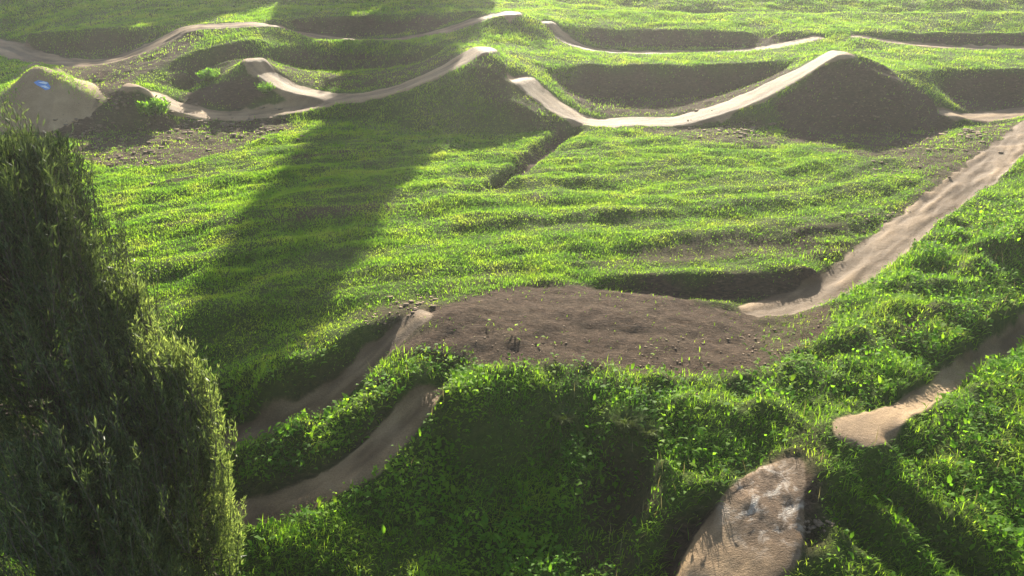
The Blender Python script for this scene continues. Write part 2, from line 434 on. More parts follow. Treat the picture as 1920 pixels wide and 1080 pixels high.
Z += (1 - gm) * (1 - TRACKNESS) * (1 - .2 * (np.abs(KIND - .5) < .1) * (GY < 18)) * (.08 * fbm(GX * 1.6, GY * 1.6, 4, 2) - .10 * np.abs(fbm(GX * 1.5 + .5 * GY, GY * 4.2, 3, 5)) + .05 * fbm(GX * 4, GY * 4, 2, 7))
Z += TRACKNESS * (.03 * fbm(GX * 1.3, GY * 1.3, 4, 0))
rough_t = np.isin(TID, [list(TRK).index(k) for k in ('descent', 'landing', 'row2_left')])
Z += TRACKNESS * (.025 + .05 * rough_t - .045 * (TID == list(TRK).index('landing'))) * RUT
Z += TRACKNESS * (TID == list(TRK).index('landing')) * .07 * fbm(GX * 3 + GY, GY * 2.2, 4, 3)
up = smooth(44, 47, GY)
Z += up * gm * .25 * fbm(GX * .3, GY * .8, 3, 1)

# ------------------------------------------------------------------ materials


def mat(name):
    m = bpy.data.materials.new(name)
    m.use_nodes = True
    n, l = m.node_tree.nodes, m.node_tree.links
    return m, n, l, n['Principled BSDF']


def nd(n, t, **k):
    o = n.new(t)
    for a, v in k.items():
        setattr(o, a, v)
    return o


def noise(n, l, scale, detail=6, rough=.6, vec=None, dist=0):
    t = n.new('ShaderNodeTexNoise')
    t.inputs['Scale'].default_value = scale
    t.inputs['Detail'].default_value = detail
    t.inputs['Roughness'].default_value = rough
    t.inputs['Distortion'].default_value = dist
    if vec is not None:
        l.new(vec, t.inputs['Vector'])
    return t.outputs['Fac']


def ramp(n, l, src, stops):
    r = n.new('ShaderNodeValToRGB')
    e = r.color_ramp.elements
    while len(e) > len(stops):
        e.remove(e[-1])
    while len(e) < len(stops):
        e.new(.5)
    for el, (p, c) in zip(e, stops):
        el.position = p
        el.color = (*c, 1) if len(c) == 3 else c
    l.new(src, r.inputs[0])
    return r.outputs[0]


def mix(n, l, fac, a, b, mode='MIX'):
    x = n.new('ShaderNodeMix')
    x.data_type = 'RGBA'
    x.blend_type = mode
    for s, v in ((0, fac), (6, a), (7, b)):
        if isinstance(v, (int, float)):
            x.inputs[s].default_value = v
        elif isinstance(v, tuple):
            x.inputs[s].default_value = (*v, 1)
        else:
            l.new(v, x.inputs[s])
    return x.outputs[2]


def terrain_material():
    m, n, l, b = mat('earth_and_turf')
    pos = n.new('ShaderNodeNewGeometry').outputs['Position']
    at = {k: nd(n, 'ShaderNodeAttribute', attribute_name=k).outputs['Fac'] for k in ('track', 'bare', 'pale', 'wet_glare', 'rut')}
    n1 = noise(n, l, 1.3, 8, .65, pos)
    n2 = noise(n, l, 9, 8, .7, pos)
    n3 = noise(n, l, 38, 5, .7, pos)
    turf = ramp(n, l, n2, [(.3, (.03, .05, .008)), (.55, (.07, .105, .013)), (.75, (.12, .14, .025))])
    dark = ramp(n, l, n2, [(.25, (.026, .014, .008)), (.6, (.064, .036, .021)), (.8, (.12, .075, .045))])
    pale = ramp(n, l, n2, [(.3, (.045, .028, .016)), (.55, (.115, .077, .046)), (.72, (.32, .24, .16))])
    brown = ramp(n, l, n2, [(.28, (.06, .043, .03)), (.52, (.135, .098, .07)), (.75, (.24, .18, .13))])
    st = n.new('ShaderNodeVectorMath'); st.operation = 'MULTIPLY'
    l.new(pos, st.inputs[0]); st.inputs[1].default_value = (3.2, 11, 8)
    n4 = noise(n, l, 2.2, 7, .7, st.outputs[0], .8)
    streak = ramp(n, l, n4, [(.36, (.015, .008, .0045)), (.48, (.058, .034, .02)), (.6, (.13, .082, .05)), (.74, (.34, .25, .17))])
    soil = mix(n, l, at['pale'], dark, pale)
    soil = mix(n, l, .72, soil, streak)
    x = n.new('ShaderNodeMath'); x.operation = 'MULTIPLY_ADD'; x.use_clamp = True
    l.new(n1, x.inputs[0]); x.inputs[1].default_value = 1.4; x.inputs[2].default_value = -.7
    y = n.new('ShaderNodeMath'); y.operation = 'ADD'; y.use_clamp = True
    l.new(at['bare'], y.inputs[0]); l.new(x.outputs[0], y.inputs[1])
    base = mix(n, l, y.outputs[0], turf, soil)
    # packed clay of the riding line: smooth, pale, streaked
    c1 = ramp(n, l, n1, [(.3, (.175, .11, .055)), (.52, (.285, .19, .10)), (.72, (.42, .295, .17))])
    c2 = mix(n, l, .45, c1, ramp(n, l, n3, [(.3, (.11, .063, .03)), (.65, (.38, .26, .145))]))
    tr = n.new('ShaderNodeMath'); tr.operation = 'MULTIPLY_ADD'; tr.use_clamp = True
    l.new(n2, tr.inputs[0]); tr.inputs[1].default_value = .9; tr.inputs[2].default_value = -.45
    t2 = n.new('ShaderNodeMath'); t2.operation = 'ADD'; t2.use_clamp = True
    l.new(at['track'], t2.inputs[0]); l.new(tr.outputs[0], t2.inputs[1])
    t3 = nd(n, 'ShaderNodeMapRange', interpolation_type='SMOOTHSTEP')
    t3.inputs[1].default_value = .3; t3.inputs[2].default_value = .7
    l.new(t2.outputs[0], t3.inputs[0])
    wf = n.new('ShaderNodeMath'); wf.operation = 'MULTIPLY'; wf.use_clamp = True
    l.new(ramp(n, l, noise(n, l, 3.2, 7, .72, pos, .6), [(.50, (0, 0, 0)), (.62, (1, 1, 1))]), wf.inputs[0]); l.new(at['wet_glare'], wf.inputs[1])
    ru = nd(n, 'ShaderNodeMapRange'); ru.inputs[1].default_value = -.5; ru.inputs[2].default_value = .55
    l.new(at['rut'], ru.inputs[0])
    c2 = mix(n, l, .85, c2, ramp(n, l, ru.outputs[0], [(.15, (.42, .38, .34)), (.5, (.8, .77, .73)), (.85, (1.22, 1.2, 1.16))]), 'MULTIPLY')
    c2 = mix(n, l, at['wet_glare'], c2, ramp(n, l, n2, [(.3, (.06, .034, .018)), (.55, (.19, .115, .062)), (.75, (.34, .23, .14))]))
    c2 = mix(n, l, wf.outputs[0], c2, (.42, .335, .25))  # pale glare of wet clay painted into the colour in patches
    col = mix(n, l, t3.outputs[0], base, c2)
    l.new(col, b.inputs['Base Color'])
    rr = n.new('ShaderNodeMapRange')
    rr.inputs[3].default_value = 1; rr.inputs[4].default_value = .7
    b.inputs['Specular IOR Level'].default_value = .2
    l.new(t3.outputs[0], rr.inputs[0])
    rw = n.new('ShaderNodeMath'); rw.operation = 'MULTIPLY_ADD'; rw.use_clamp = True
    l.new(wf.outputs[0], rw.inputs[0]); rw.inputs[1].default_value = -.4; l.new(rr.outputs[0], rw.inputs[2]); l.new(rw.outputs[0], b.inputs['Roughness'])
    bm = n.new('ShaderNodeBump')
    bs = n.new('ShaderNodeMapRange')
    bs.inputs[3].default_value = 1; bs.inputs[4].default_value = .5
    l.new(t3.outputs[0], bs.inputs[0]); l.new(bs.outputs[0], bm.inputs['Strength'])
    bm.inputs['Distance'].default_value = .15
    hgt = mix(n, l, .35, mix(n, l, .4, n2, n4), n3)
    l.new(hgt, bm.inputs['Height']); l.new(bm.outputs[0], b.inputs['Normal'])
    return m


def leaf_material(name, stops, scale=1.2, trans=.45, tcol=1.6, rough=.5, spec=.3, fine=14, fmix=.1):
    m, n, l, b = mat(name)
    g = n.new('ShaderNodeNewGeometry')
    f1 = noise(n, l, scale, 4, .6, g.outputs['Position'])
    f2 = noise(n, l, scale * fine, 3, .6, g.outputs['Position'])
    f = n.new('ShaderNodeMix'); f.data_type = 'FLOAT'
    f.inputs[0].default_value = fmix
    l.new(f1, f.inputs[2]); l.new(f2, f.inputs[3])
    c = ramp(n, l, f.outputs[0], stops)
    l.new(c, b.inputs['Base Color'])
    if fine > 20:
        tone = nd(n, 'ShaderNodeAttribute', attribute_name='tone').outputs['Fac']
        c = mix(n, l, 1.0, c, ramp(n, l, tone, [(0, (.45, .5, .5)), (.6, (1, 1, 1)), (.9, (1.5, 1.4, 1.25)), (1, (2.0, 1.9, 1.7))]), 'MULTIPLY')
        l.new(c, b.inputs['Base Color'])
    b.inputs['Roughness'].default_value = rough
    b.inputs['Specular IOR Level'].default_value = spec
    t = n.new('ShaderNodeBsdfTranslucent')
    k = mix(n, l, 1.0, c, (tcol, tcol * 1.0, tcol * .55), 'MULTIPLY')
    l.new(k, t.inputs[0])
    s = n.new('ShaderNodeMixShader')
    s.inputs[0].default_value = trans
    out = n['Material Output']
    l.new(b.outputs[0], s.inputs[1]); l.new(t.outputs[0], s.inputs[2]); l.new(s.outputs[0], out.inputs[0])
    return m


def bark_material():
    m, n, l, b = mat('bark')
    pos = n.new('ShaderNodeNewGeometry').outputs['Position']
    l.new(ramp(n, l, noise(n, l, 12, 6, .7, pos), [(.3, (.04, .03, .022)), (.7, (.14, .11, .08))]), b.inputs['Base Color'])
    b.inputs['Roughness'].default_value = .9
    return m


M_TER = terrain_material()
M_GRASS = leaf_material('meadow_grass', [(.3, (.06, .135, .012)), (.42, (.11, .215, .016)), (.55, (.175, .275, .02)), (.7, (.26, .30, .045))], .9, .6, 2.5, .65, .15)
M_LUSH = leaf_material('lush_weeds', [(.3, (.045, .11, .012)), (.45, (.095, .21, .014)), (.57, (.16, .275, .018)), (.72, (.23, .30, .03))], 1.1, .55, 2.5, .65, .15)
M_TREE = leaf_material('olive_foliage', [(.3, (.06, .092, .032)), (.5, (.12, .165, .055)), (.7, (.22, .25, .11))], .8, .5, 1.8, .45, .3, 32, .45)
M_TREE_DARK = leaf_material('dark_foliage', [(.3, (.035, .055, .022)), (.5, (.08, .115, .042)), (.7, (.17, .20, .09))], .8, .4, 1.6, .45, .3, 32, .45)
M_TUFT = leaf_material('dry_tussock', [(.3, (.06, .10, .025)), (.55, (.11, .15, .045)), (.7, (.18, .2, .08))], .9, .35, 1.5, .65, .15)
M_STRAW = leaf_material('straw', [(.3, (.20, .17, .08)), (.6, (.32, .27, .14)), (.75, (.42, .36, .2))], .9, .3, 1.2, .7, .15)
M_BARK = bark_material()

# ------------------------------------------------------------------ object helpers


def link(name, me, parent=None):
    o = bpy.data.objects.new(name, me)
    COL.objects.link(o)
    if parent is not None:
        o.parent = parent
    return o


def tag(o, label=None, cat=None, group=None, kind=None):
    for k, v in (('label', label), ('category', cat), ('group', group), ('kind', kind)):
        if v:
            o[k] = v
    return o


def mesh_np(name, co, quads=None, tris=None, material=None, smooth_=False):
    me = bpy.data.meshes.new(name)
    nq = 0 if quads is None else len(quads); nt = 0 if tris is None else len(tris)
    me.vertices.add(len(co)); me.loops.add(nq * 4 + nt * 3); me.polygons.add(nq + nt)
    me.vertices.foreach_set('co', np.ascontiguousarray(co, np.float32).ravel())
    li = []
    if nq: li.append(np.asarray(quads).ravel())
    if nt: li.append(np.asarray(tris).ravel())
    me.loops.foreach_set('vertex_index', np.concatenate(li).astype(np.int32))
    st = np.concatenate([np.arange(nq) * 4, nq * 4 + np.arange(nt) * 3]).astype(np.int32)
    me.polygons.foreach_set('loop_start', st)
    if smooth_:
        me.polygons.foreach_set('use_smooth', np.ones(nq + nt, bool))
    if material:
        me.materials.append(material)
    me.update(calc_edges=True)
    return me


# ------------------------------------------------------------------ terrain pieces: one height survey cut into ground, tracks and jumps
JUMPS = [
    # outline on the ground, label
    ('grassy_jump', [(640, 192), (740, 180), (830, 145), (880, 104), (890, 84), (925, 88), (985, 148), (1040, 205), (1075, 243), (1020, 247), (930, 252), (830, 252), (740, 240), (660, 222)],
     'large grass-faced dirt jump with pale lip, in the middle of the far row', 'lip'),
    ('bare_jump', [(1390, 205), (1480, 158), (1550, 110), (1560, 90), (1610, 96), (1660, 115), (1710, 142), (1760, 195), (1800, 226), (1760, 246), (1680, 252), (1560, 252), (1440, 243), (1390, 230)],
     'tallest bare brown dirt jump with dark shaded face on the right of the far row', 'lip'),
    ('takeoff_ramp', [(-60, 240), (-10, 186), (60, 127), (80, 128), (195, 198), (185, 216), (90, 246), (0, 248)],
     'smooth grey clay ramp with a blue painted mark, behind the tree', None),
    ('landing_mound', [(205, 207), (245, 158), (275, 164), (330, 200), (350, 226), (260, 244), (200, 240)],
     'small landing mound with a weedy green front beside the grey ramp', 'lip'),
    ('brown_table', [(740, 640), (800, 575), (900, 548), (1000, 535), (1100, 538), (1250, 556), (1400, 582), (1500, 590), (1490, 625), (1400, 675), (1300, 695), (1180, 688), (1080, 662), (960, 662), (880, 678), (800, 650)],
     'broad brown bare-earth tabletop in the middle of the near row', 'lip'),
    ('drop_ramp', [(1545, 800), (1600, 790), (1680, 770), (1700, 790), (1690, 822), (1720, 880), (1640, 882), (1570, 852)],
     'orange-topped dirt lip with a shaded grassy drop below the narrow right-hand track', 'lip'),
    ('shaded_jump', [(690, 870), (760, 790), (785, 738), (808, 734), (850, 750), (900, 728), (950, 695), (1040, 684), (1130, 712), (1200, 735), (1235, 765), (1180, 800), (1130, 830), (1100, 880), (1040, 930), (930, 910), (850, 870), (800, 830), (740, 860)],
     'green-topped jump with a big shaded weedy face below the brown tabletop', 'lip'),
    ('landing_ramp', [(1470, 868), (1530, 880), (1545, 960), (1530, 1000), (1480, 1040), (1440, 1110), (1250, 1110), (1290, 1000), (1350, 930)],
     'steep pale clay landing ramp in the trench at the bottom of the slope', None),
    ('far_roller', [(330, 62), (430, 40), (490, 38), (530, 50), (500, 72), (420, 96), (360, 110), (300, 130), (270, 120)],
     'low weedy roller where the far left track crests, in tree shade', 'lip'),
    ('crossing_roller', [(860, 50), (900, 26), (945, 16), (990, 26), (1032, 40), (1050, 66), (1010, 92), (960, 96), (900, 70)],
     'rounded green roller with shaded face between the two far back tracks', 'lip'),
    ('back_roller', [(1470, 84), (1530, 66), (1612, 64), (1670, 76), (1600, 92), (1540, 92)],
     'low sunlit grassy roller in the back row behind the tallest brown jump', 'lip'),
]
cx, cy = .5 * (GX[:-1, :-1] + GX[1:, 1:]), .5 * (GY[:-1, :-1] + GY[1:, 1:])
cT = .25 * (TD0[:-1, :-1] + TD0[1:, :-1] + TD0[:-1, 1:] + TD0[1:, 1:])
cI = TID[:-1, :-1]
FID = np.zeros(cx.shape, int)                               # 0 ground, 100+i track, 200+j jump, 300+j riding surface
FID[cT < 0] = 100 + cI[cT < 0]
for j, (nm, poly, lab, lip) in enumerate(JUMPS):
    wp = [hit(*p) for p in dense(poly)]
    m = inpoly(cx, cy, wp)
    on = m & (cT < 0)
    FID[m] = 200 + j
    if lip:
        for ti in range(len(TRK)):
            k = on & (cI == ti)
            if k.sum() > 20:
                best, left = None, k.copy()
                while left.any():                              # keep the largest connected stretch
                    g = np.zeros_like(k); g.flat[np.flatnonzero(left)[0]] = True
                    while True:
                        h = g.copy(); h[1:] |= g[:-1]; h[:-1] |= g[1:]; h[:, 1:] |= g[:, :-1]; h[:, :-1] |= g[:, 1:]; h &= left
                        if (h == g).all(): break
                        g = h
                    left &= ~g
                    if best is None or g.sum() > best.sum(): best = g
                FID[best] = 300 + j

dzx = np.gradient(Z, RES, axis=1); dzy = np.gradient(Z, RES, axis=0)
NRM = np.dstack([-dzx, -dzy, np.ones_like(Z)]); NRM /= np.linalg.norm(NRM, axis=2, keepdims=True)
VIDX = np.arange(NY * NX).reshape(NY, NX)


def piece(name, sel, parent=None):
    ii, jj = np.nonzero(sel)
    q = np.stack([VIDX[ii, jj], VIDX[ii, jj + 1], VIDX[ii + 1, jj + 1], VIDX[ii + 1, jj]], 1)
    u, inv = np.unique(q.ravel(), return_inverse=True)
    co = np.stack([GX.ravel()[u], GY.ravel()[u], Z.ravel()[u]], 1)
    me = mesh_np(name, co, quads=inv.reshape(-1, 4), material=M_TER, smooth_=True)
    for k, A in (('track', TRACKNESS), ('bare', BARE), ('pale', KIND), ('wet_glare', WET_GLARE), ('rut', RUT)):
        a = me.attributes.new(k, 'FLOAT', 'POINT')
        a.data.foreach_set('value', A.ravel()[u].astype(np.float32))
    me.normals_split_custom_set_from_vertices(NRM.reshape(-1, 3)[u].tolist())
    return link(name, me, parent)


# meadow sheet, with a coarse apron running out to the horizon
ground = piece('ground', FID == 0)
tag(ground, kind='structure')
ex = np.array([1, 3, 8, 20, 50, 120, 300, 700.])
ax_ = np.concatenate([X0 - ex[::-1], np.linspace(X0, X1, 73), X1 + ex]); ay_ = np.concatenate([Y0 - ex[::-1], np.linspace(Y0, Y1, 59), Y1 + ex])
bx, by = np.meshgrid(ax_, ay_)
bz = sample(Z, np.clip(bx, X0, X1), np.clip(by, Y0, Y1))
out = ((bx[:-1, :-1] < X0 - .01) | (bx[1:, 1:] > X1 + .01) | (by[:-1, :-1] < Y0 - .01) | (by[1:, 1:] > Y1 + .01))
vi = np.arange(bx.size).reshape(bx.shape)
ii, jj = np.nonzero(out)
q = np.stack([vi[ii, jj], vi[ii, jj + 1], vi[ii + 1, jj + 1], vi[ii + 1, jj]], 1)
me = mesh_np('meadow', np.stack([bx.ravel(), by.ravel(), bz.ravel()], 1), quads=q, material=M_TER, smooth_=True)
tag(link('meadow', me), kind='structure')

for ti, k in enumerate(TRK):
    if (FID == 100 + ti).any():
        tag(piece('dirt_track', FID == 100 + ti), kind='structure')
JOBJ = []
for j, (nm, poly, lab, lip) in enumerate(JUMPS):
    o = piece(nm, FID == 200 + j)
    tag(o, lab, 'dirt jump')
    JOBJ.append(o)
    if lip and (FID == 300 + j).any():
        for ti in range(len(TRK)):
            if ((FID == 300 + j) & (cI == ti)).any():
                piece('riding_surface', (FID == 300 + j) & (cI == ti), o)

# ------------------------------------------------------------------ grass and weeds


def blades(p, L, wid, az, lean, bend, nseg=2):
    """one mesh of curved blades; p roots, L lengths, az heading, lean from upright"""
    n = len(p)
    d = np.stack([np.cos(az), np.sin(az), np.zeros(n)], 1)
    s = np.stack([-np.sin(az), np.cos(az), np.zeros(n)], 1)
    upv = np.array([0, 0, 1.0])
    a1, a2 = lean, lean + bend
    m1 = p + (L * .5)[:, None] * (np.sin(a1)[:, None] * d + np.cos(a1)[:, None] * upv)
    tip = m1 + (L * .5)[:, None] * (np.sin(a2)[:, None] * d + np.cos(a2)[:, None] * upv)
    hw = (wid * .5)[:, None]
    co = np.stack([p - .6 * hw * s, p + .6 * hw * s, m1 + hw * s, m1 - hw * s, tip], 1).reshape(-1, 3)
    b = np.arange(n)[:, None] * 5
    return co, b + np.array([0, 1, 2, 3]), b + np.array([3, 2, 4])


def scatter(dens):
    lam = dens * RES * RES
    k = rng.poisson(lam)
    i, j = np.nonzero(k)
    r = np.repeat(np.arange(len(i)), k[i, j])
    i, j = i[r], j[r]
    x = X0 + (j + rng.random(len(i))) * RES; y = Y0 + (i + rng.random(len(i))) * RES
    return x, y, i, j


vis = np.abs(cx) < (cy * .70 + 3.0)                         # ground the park shows
vis &= (cy > 6) & (cy < 58)
cG = GR[:-1, :-1]
dist = np.hypot(cx, cy)
lushness = np.clip(smooth(15.5, 12.5, cy) * smooth(-.5, .5, cx + 2.5 + 0 * cy) + smooth(4.5, 7, cx - (cy - 12) * .35) * smooth(23, 17, cy) + smooth(14.5, 12.5, cy), 0, 1)
patch = np.clip(.5 + 1.25 * fbm(cx * .4, rowc[:-1, :-1] * 1.2, 4, 3), .12, 1.6)
clump = np.clip(.5 + 1.0 * fbm(cx * 1.7, cy * 2.3, 3, 6), .1, 1.3)
dens = np.where(cy < 16, 1000, np.where(cy < 30, 1300, 520)) * cG * vis
dens = dens * np.clip(.45 + .6 * patch, .4, 1.4) * (.6 + .6 * clump)
x, y, i, j = scatter(dens)
n = len(x)
lu = lushness[i, j]
hgt = (.08 + .045 * lu) * (.5 + .9 * rng.random(n)) * (.45 + .65 * patch[i, j] + .5 * clump[i, j])
hgt *= np.where(y > 30, 1.25, 1.0)
fid = FID[i, j]
wid = (.008 + .0004 * y) * (.7 + .7 * rng.random(n))
kind_l = rng.random(n) < lu * np.clip(.3 + 1.2 * fbm(x * .8, y * .8, 3, 2), .08, .7)                               # broad weed leaves
az = rng.random(n) * 2 * math.pi
az = np.where((rng.random(n) < .45) & ~kind_l, -.3 + .5 * rng.standard_normal(n), az)
lean = np.where(kind_l, .35 + 1.0 * rng.random(n), .15 + .6 * rng.random(n))
bend = .3 + .8 * rng.random(n)
lift = np.where(kind_l, hgt * 1.3 * rng.random(n), 0)          # leaves sit up their stems
hgt = np.where(kind_l, .035 + .12 * rng.random(n) ** 2.2, hgt * (1 + .6 * lu * np.clip(.3 + 1.6 * fbm(x * 1.1, y * 1.1, 2, 5), 0, 1.2)))
wid = np.where(kind_l, hgt * (.35 + .3 * rng.random(n)), wid)
P = np.stack([x, y, sample(Z, x, y) - .01 + lift], 1)
print('blades', n)


def grass_obj(name, m, material, parent=None):
    if m.sum() < 3:
        return None
    co, q, t = blades(P[m], hgt[m], wid[m], az[m], lean[m], bend[m])
    return link(name, mesh_np(name, co, q, t, material), parent)


tag(grass_obj('grass', (fid < 200) & ~kind_l, M_GRASS), kind='stuff')
tag(grass_obj('weeds', (fid < 200) & kind_l, M_LUSH), kind='stuff')
for jn in range(len(JUMPS)):
    m = (fid % 100 == jn) & (fid >= 200)
    o = grass_obj('grass_cover', m, M_LUSH if JUMPS[jn][0] in ('shaded_jump', 'drop_ramp', 'landing_ramp') else M_GRASS, JOBJ[jn])
    if o: o['kind'] = 'stuff'

# dry flower stalks standing out of the rough growth in the near ground
dn = np.where((cy < 19) & vis, 9.0, 0) * lushness * cG * np.clip(.2 + 2.2 * fbm(cx * .6, cy * .6, 3, 1), 0, 1.6)
sx_, sy_, _, _ = scatter(dn)
ns_ = len(sx_)
sp_ = np.stack([sx_, sy_, sample(Z, sx_, sy_)], 1)
co, q, t = blades(sp_, .22 + .25 * rng.random(ns_), np.full(ns_, .010), rng.random(ns_) * 6.28, .05 + .3 * rng.random(ns_), .1 + .3 * rng.random(ns_))
tag(link('dry_stalks', mesh_np('dry_stalks', co, q, t, M_STRAW)), kind='stuff')

# ------------------------------------------------------------------ trees


def tube(path, r0, r1, n=7):
    path = np.array(path); m = len(path)
    V, Q = [], []
    for k, p in enumerate(path):
        t = path[min(k + 1, m - 1)] - path[max(k - 1, 0)]
        t = t / (np.linalg.norm(t) + 1e-9)
        a = np.cross(t, [0.3, 1, 0.1]); a /= np.linalg.norm(a); b = np.cross(t, a)
        r = r0 + (r1 - r0) * k / (m - 1)
        for q in range(n):
            an = 2 * math.pi * q / n
            V.append(p + r * (math.cos(an) * a + math.sin(an) * b))
    for k in range(m - 1):
        for q in range(n):
            Q.append((k * n + q, k * n + (q + 1) % n, (k + 1) * n + (q + 1) % n, (k + 1) * n + q))
    return np.array(V), np.array(Q)


def tree(name, base, height, radius, nshoot, nleaf, leaf, material, label, group=None, conic=.5, low=.05, upright=1.0):
    """tapered trunk with limbs; a crown of leafy upright shoots with gaps between them"""
    bx_, by_ = base
    bz_ = float(sample(Z, bx_, by_)) - .05
    root = link(name, None)
    root.location = (bx_, by_, bz_)
    tag(root, label, 'tree', group)
    V, Q = tube([(0, 0, 0), (.03 * height * .1, .02, height * .3), (-.02, .01, height * .62), (0, 0, height * .93)], .022 * height, .004 * height, 9)
    Vs, Qs = [V], [Q]; off = len(V)
    LP, LD = [], []
    for k in range(nshoot):
        h = low + (1 - low) * (rng.random() ** .85)
        prof = (1 - h) ** conic * min(1, .55 + 2.5 * (h - low))       # crown outline
        a = rng.random() * 2 * math.pi
        rr = radius * prof * (.35 + .65 * rng.random() ** .5) * (1 + .22 * math.sin(3 * a + 5 * h + bx_))
        root_p = np.array([0, 0, max(.02, h - .16 / upright) * height * .9])
        mid = np.array([math.cos(a) * rr * .75, math.sin(a) * rr * .75, (h - .03) * height])
        ln = (.07 + .06 * rng.random()) * height ** .6 * 1.9 * upright
        tip = mid + np.array([math.cos(a) * rr * .25, math.sin(a) * rr * .25, ln * .8])
        tip[2] = min(tip[2], height * (1.0 + .03 * rng.random()))
        if k % 3 == 0:
            v, q = tube([root_p, .5 * (root_p + mid) + [0, 0, -.02], mid, tip], .007 * height ** .8, .0015 * height ** .8, 4)
            Vs.append(v); Qs.append(q + off); off += len(v)
        m = nleaf
        t = rng.random(m)
        c = mid + (tip - mid) * t[:, None]
        sp = (.03 * ln + .012 * radius) if upright > 1 else (.045 * ln + .016 * radius)
        LP.append(c + rng.standard_normal((m, 3)) * sp * np.array([1, 1, .8]) * (1.1 - .75 * t)[:, None])
        dv = (tip - mid) / np.linalg.norm(tip - mid)
        LD.append(np.repeat(dv[None], m, 0) + (.38 if upright > 1 else .5) * rng.standard_normal((m, 3)))
    for k in range(int(110 * upright) if upright > 1 else 0):          # thin leader shoots above the crown
        a, q_ = rng.random() * 6.28, rng.random() ** .5
        p0 = np.array([math.cos(a) * radius * .8 * q_, math.sin(a) * radius * .8 * q_, height * (1.0 - .34 * q_ ** 3) - .45])
        p1 = p0 + [.12 * rng.standard_normal(), .12 * rng.standard_normal(), .55 + .75 * rng.random() ** 2]
        v, q = tube([p0, .5 * (p0 + p1), p1], .008, .003, 4)
        Vs.append(v); Qs.append(q + off); off += len(v)
        t = rng.random(40)
        LP.append(p0 + (p1 - p0) * t[:, None] + .03 * rng.standard_normal((40, 3)))
        LD.append(np.array([[0, 0, 1.0]]) + .5 * rng.standard_normal((40, 3)))
    link('trunk', mesh_np('trunk', np.vstack(Vs), quads=np.vstack(Qs), material=M_BARK, smooth_=True), root)
    c = np.vstack(LP); dv = np.vstack(LD); dv /= np.linalg.norm(dv, axis=1, keepdims=True)
    m = len(c)
    s = np.cross(dv, rng.standard_normal((m, 3))); s /= np.linalg.norm(s, axis=1, keepdims=True)
    L = (leaf * (.6 + .8 * rng.random(m)))[:, None]
    wr = .085 if upright > 1 else .16
    co = np.stack([c, c + .5 * L * dv + wr * L * s, c + L * dv, c + .5 * L * dv - wr * L * s], 1).reshape(-1, 3)
    q = np.arange(m)[:, None] * 4 + np.array([0, 1, 2, 3])
    cm = mesh_np('crown', co, quads=q, material=material)
    cm.attributes.new('tone', 'FLOAT', 'FACE').data.foreach_set('value', rng.random(m).astype(np.float32))
    link('crown', cm, root)
    return root


tree('columnar_tree', (-6.6, 9.7), 6.6, 1.95, 900, 150, .095, M_TREE_DARK, 'tallest dark tree at the left edge, nearest the grey ramp', conic=.32, upright=2.4)
tree('columnar_tree', (-5.4, 9.5), 4.9, .95, 420, 130, .09, M_TREE, 'mid-height olive green tree between the tallest and the shortest tree', conic=.4, upright=2.2)
tree('columnar_tree', (-4.6, 9.05), 4.1, .82, 380, 130, .085, M_TREE, 'shortest light green upright tree, beside the two lower tracks', conic=.35, upright=2.0)
tree('columnar_tree', (-5.3, 7.6), 3.7, 1.4, 440, 140, .09, M_TREE_DARK, 'dark low tree in the bottom left corner, in front of the others', conic=.4, upright=2.0)
# tall trees up the slope, above the frame: their long shadows cross the park
tree('conifer_tree', (-3.3, 60.5), 24.3, 4.5, 900, 55, .5, M_TREE_DARK, 'tall conifer up the slope casting the long shadow over the field', conic=1.0, low=.04, upright=.8)
for k, (x_, y_, h_, r_) in enumerate([(-9.5, 64, 9.4, 4.2), (-15, 64.5, 9.6, 4.8), (-20.5, 63, 11.6, 5.2), (-27, 64, 13, 5.2)]):
    tree('broad_tree', (x_, y_), h_, r_, 520, 70, .55, M_TREE_DARK,
         ['small broad tree nearest the tall conifer on the slope', 'second broad tree left of the tall conifer on the slope', 'third broad tree left of the tall conifer on the slope',
          'farthest broad tree left of the tall conifer on the slope'][k], 'trees up the slope', conic=.4, low=.1, upright=.8)

# ------------------------------------------------------------------ painted mark on the grey ramp: a blue winged badge lying on the clay
def on_ground(px, py, lift):
    p = hit(px, py)
    z = float(sample(Z, p[0], p[1]))
    g = np.array([float(sample(NRM[..., c], p[0], p[1])) for c in range(3)])
    return np.array([p[0], p[1], z]) + g * lift


def plain(name, col, rough=.7):
    m, n, l, b = mat(name)
    pos = n.new('ShaderNodeNewGeometry').outputs['Position']
    l.new(ramp(n, l, noise(n, l, 14, 5, .7, pos), [(.3, tuple(c * .75 for c in col)), (.7, col)]), b.inputs['Base Color'])
    b.inputs['Roughness'].default_value = rough
    return m


RAMP = JOBJ[[j[0] for j in JUMPS].index('takeoff_ramp')]
for nm, polys, m, lift in (
    ('painted_mark', [[(64, 157), (72, 152), (80, 153), (90, 155), (93, 160), (96, 165), (94, 169), (86, 170), (78, 166), (70, 161)]], plain('blue_paint', (.10, .26, .62)), .012),
    ('painted_highlight', [[(72, 155), (83, 155), (91, 158), (86, 159), (76, 157)], [(76, 162), (86, 163), (94, 167), (87, 168)]], plain('pale_paint', (.62, .72, .8)), .018)):
    V, Fc = [], []
    for pl in polys:
        b0 = len(V)
        V += [on_ground(*p, lift) for p in pl]
        Fc.append(tuple(range(b0, b0 + len(pl))))
    me = bpy.data.meshes.new(nm)
    me.from_pydata([tuple(v) for v in V], [], Fc)
    me.materials.append(m)
    mk = link(nm, me, RAMP)

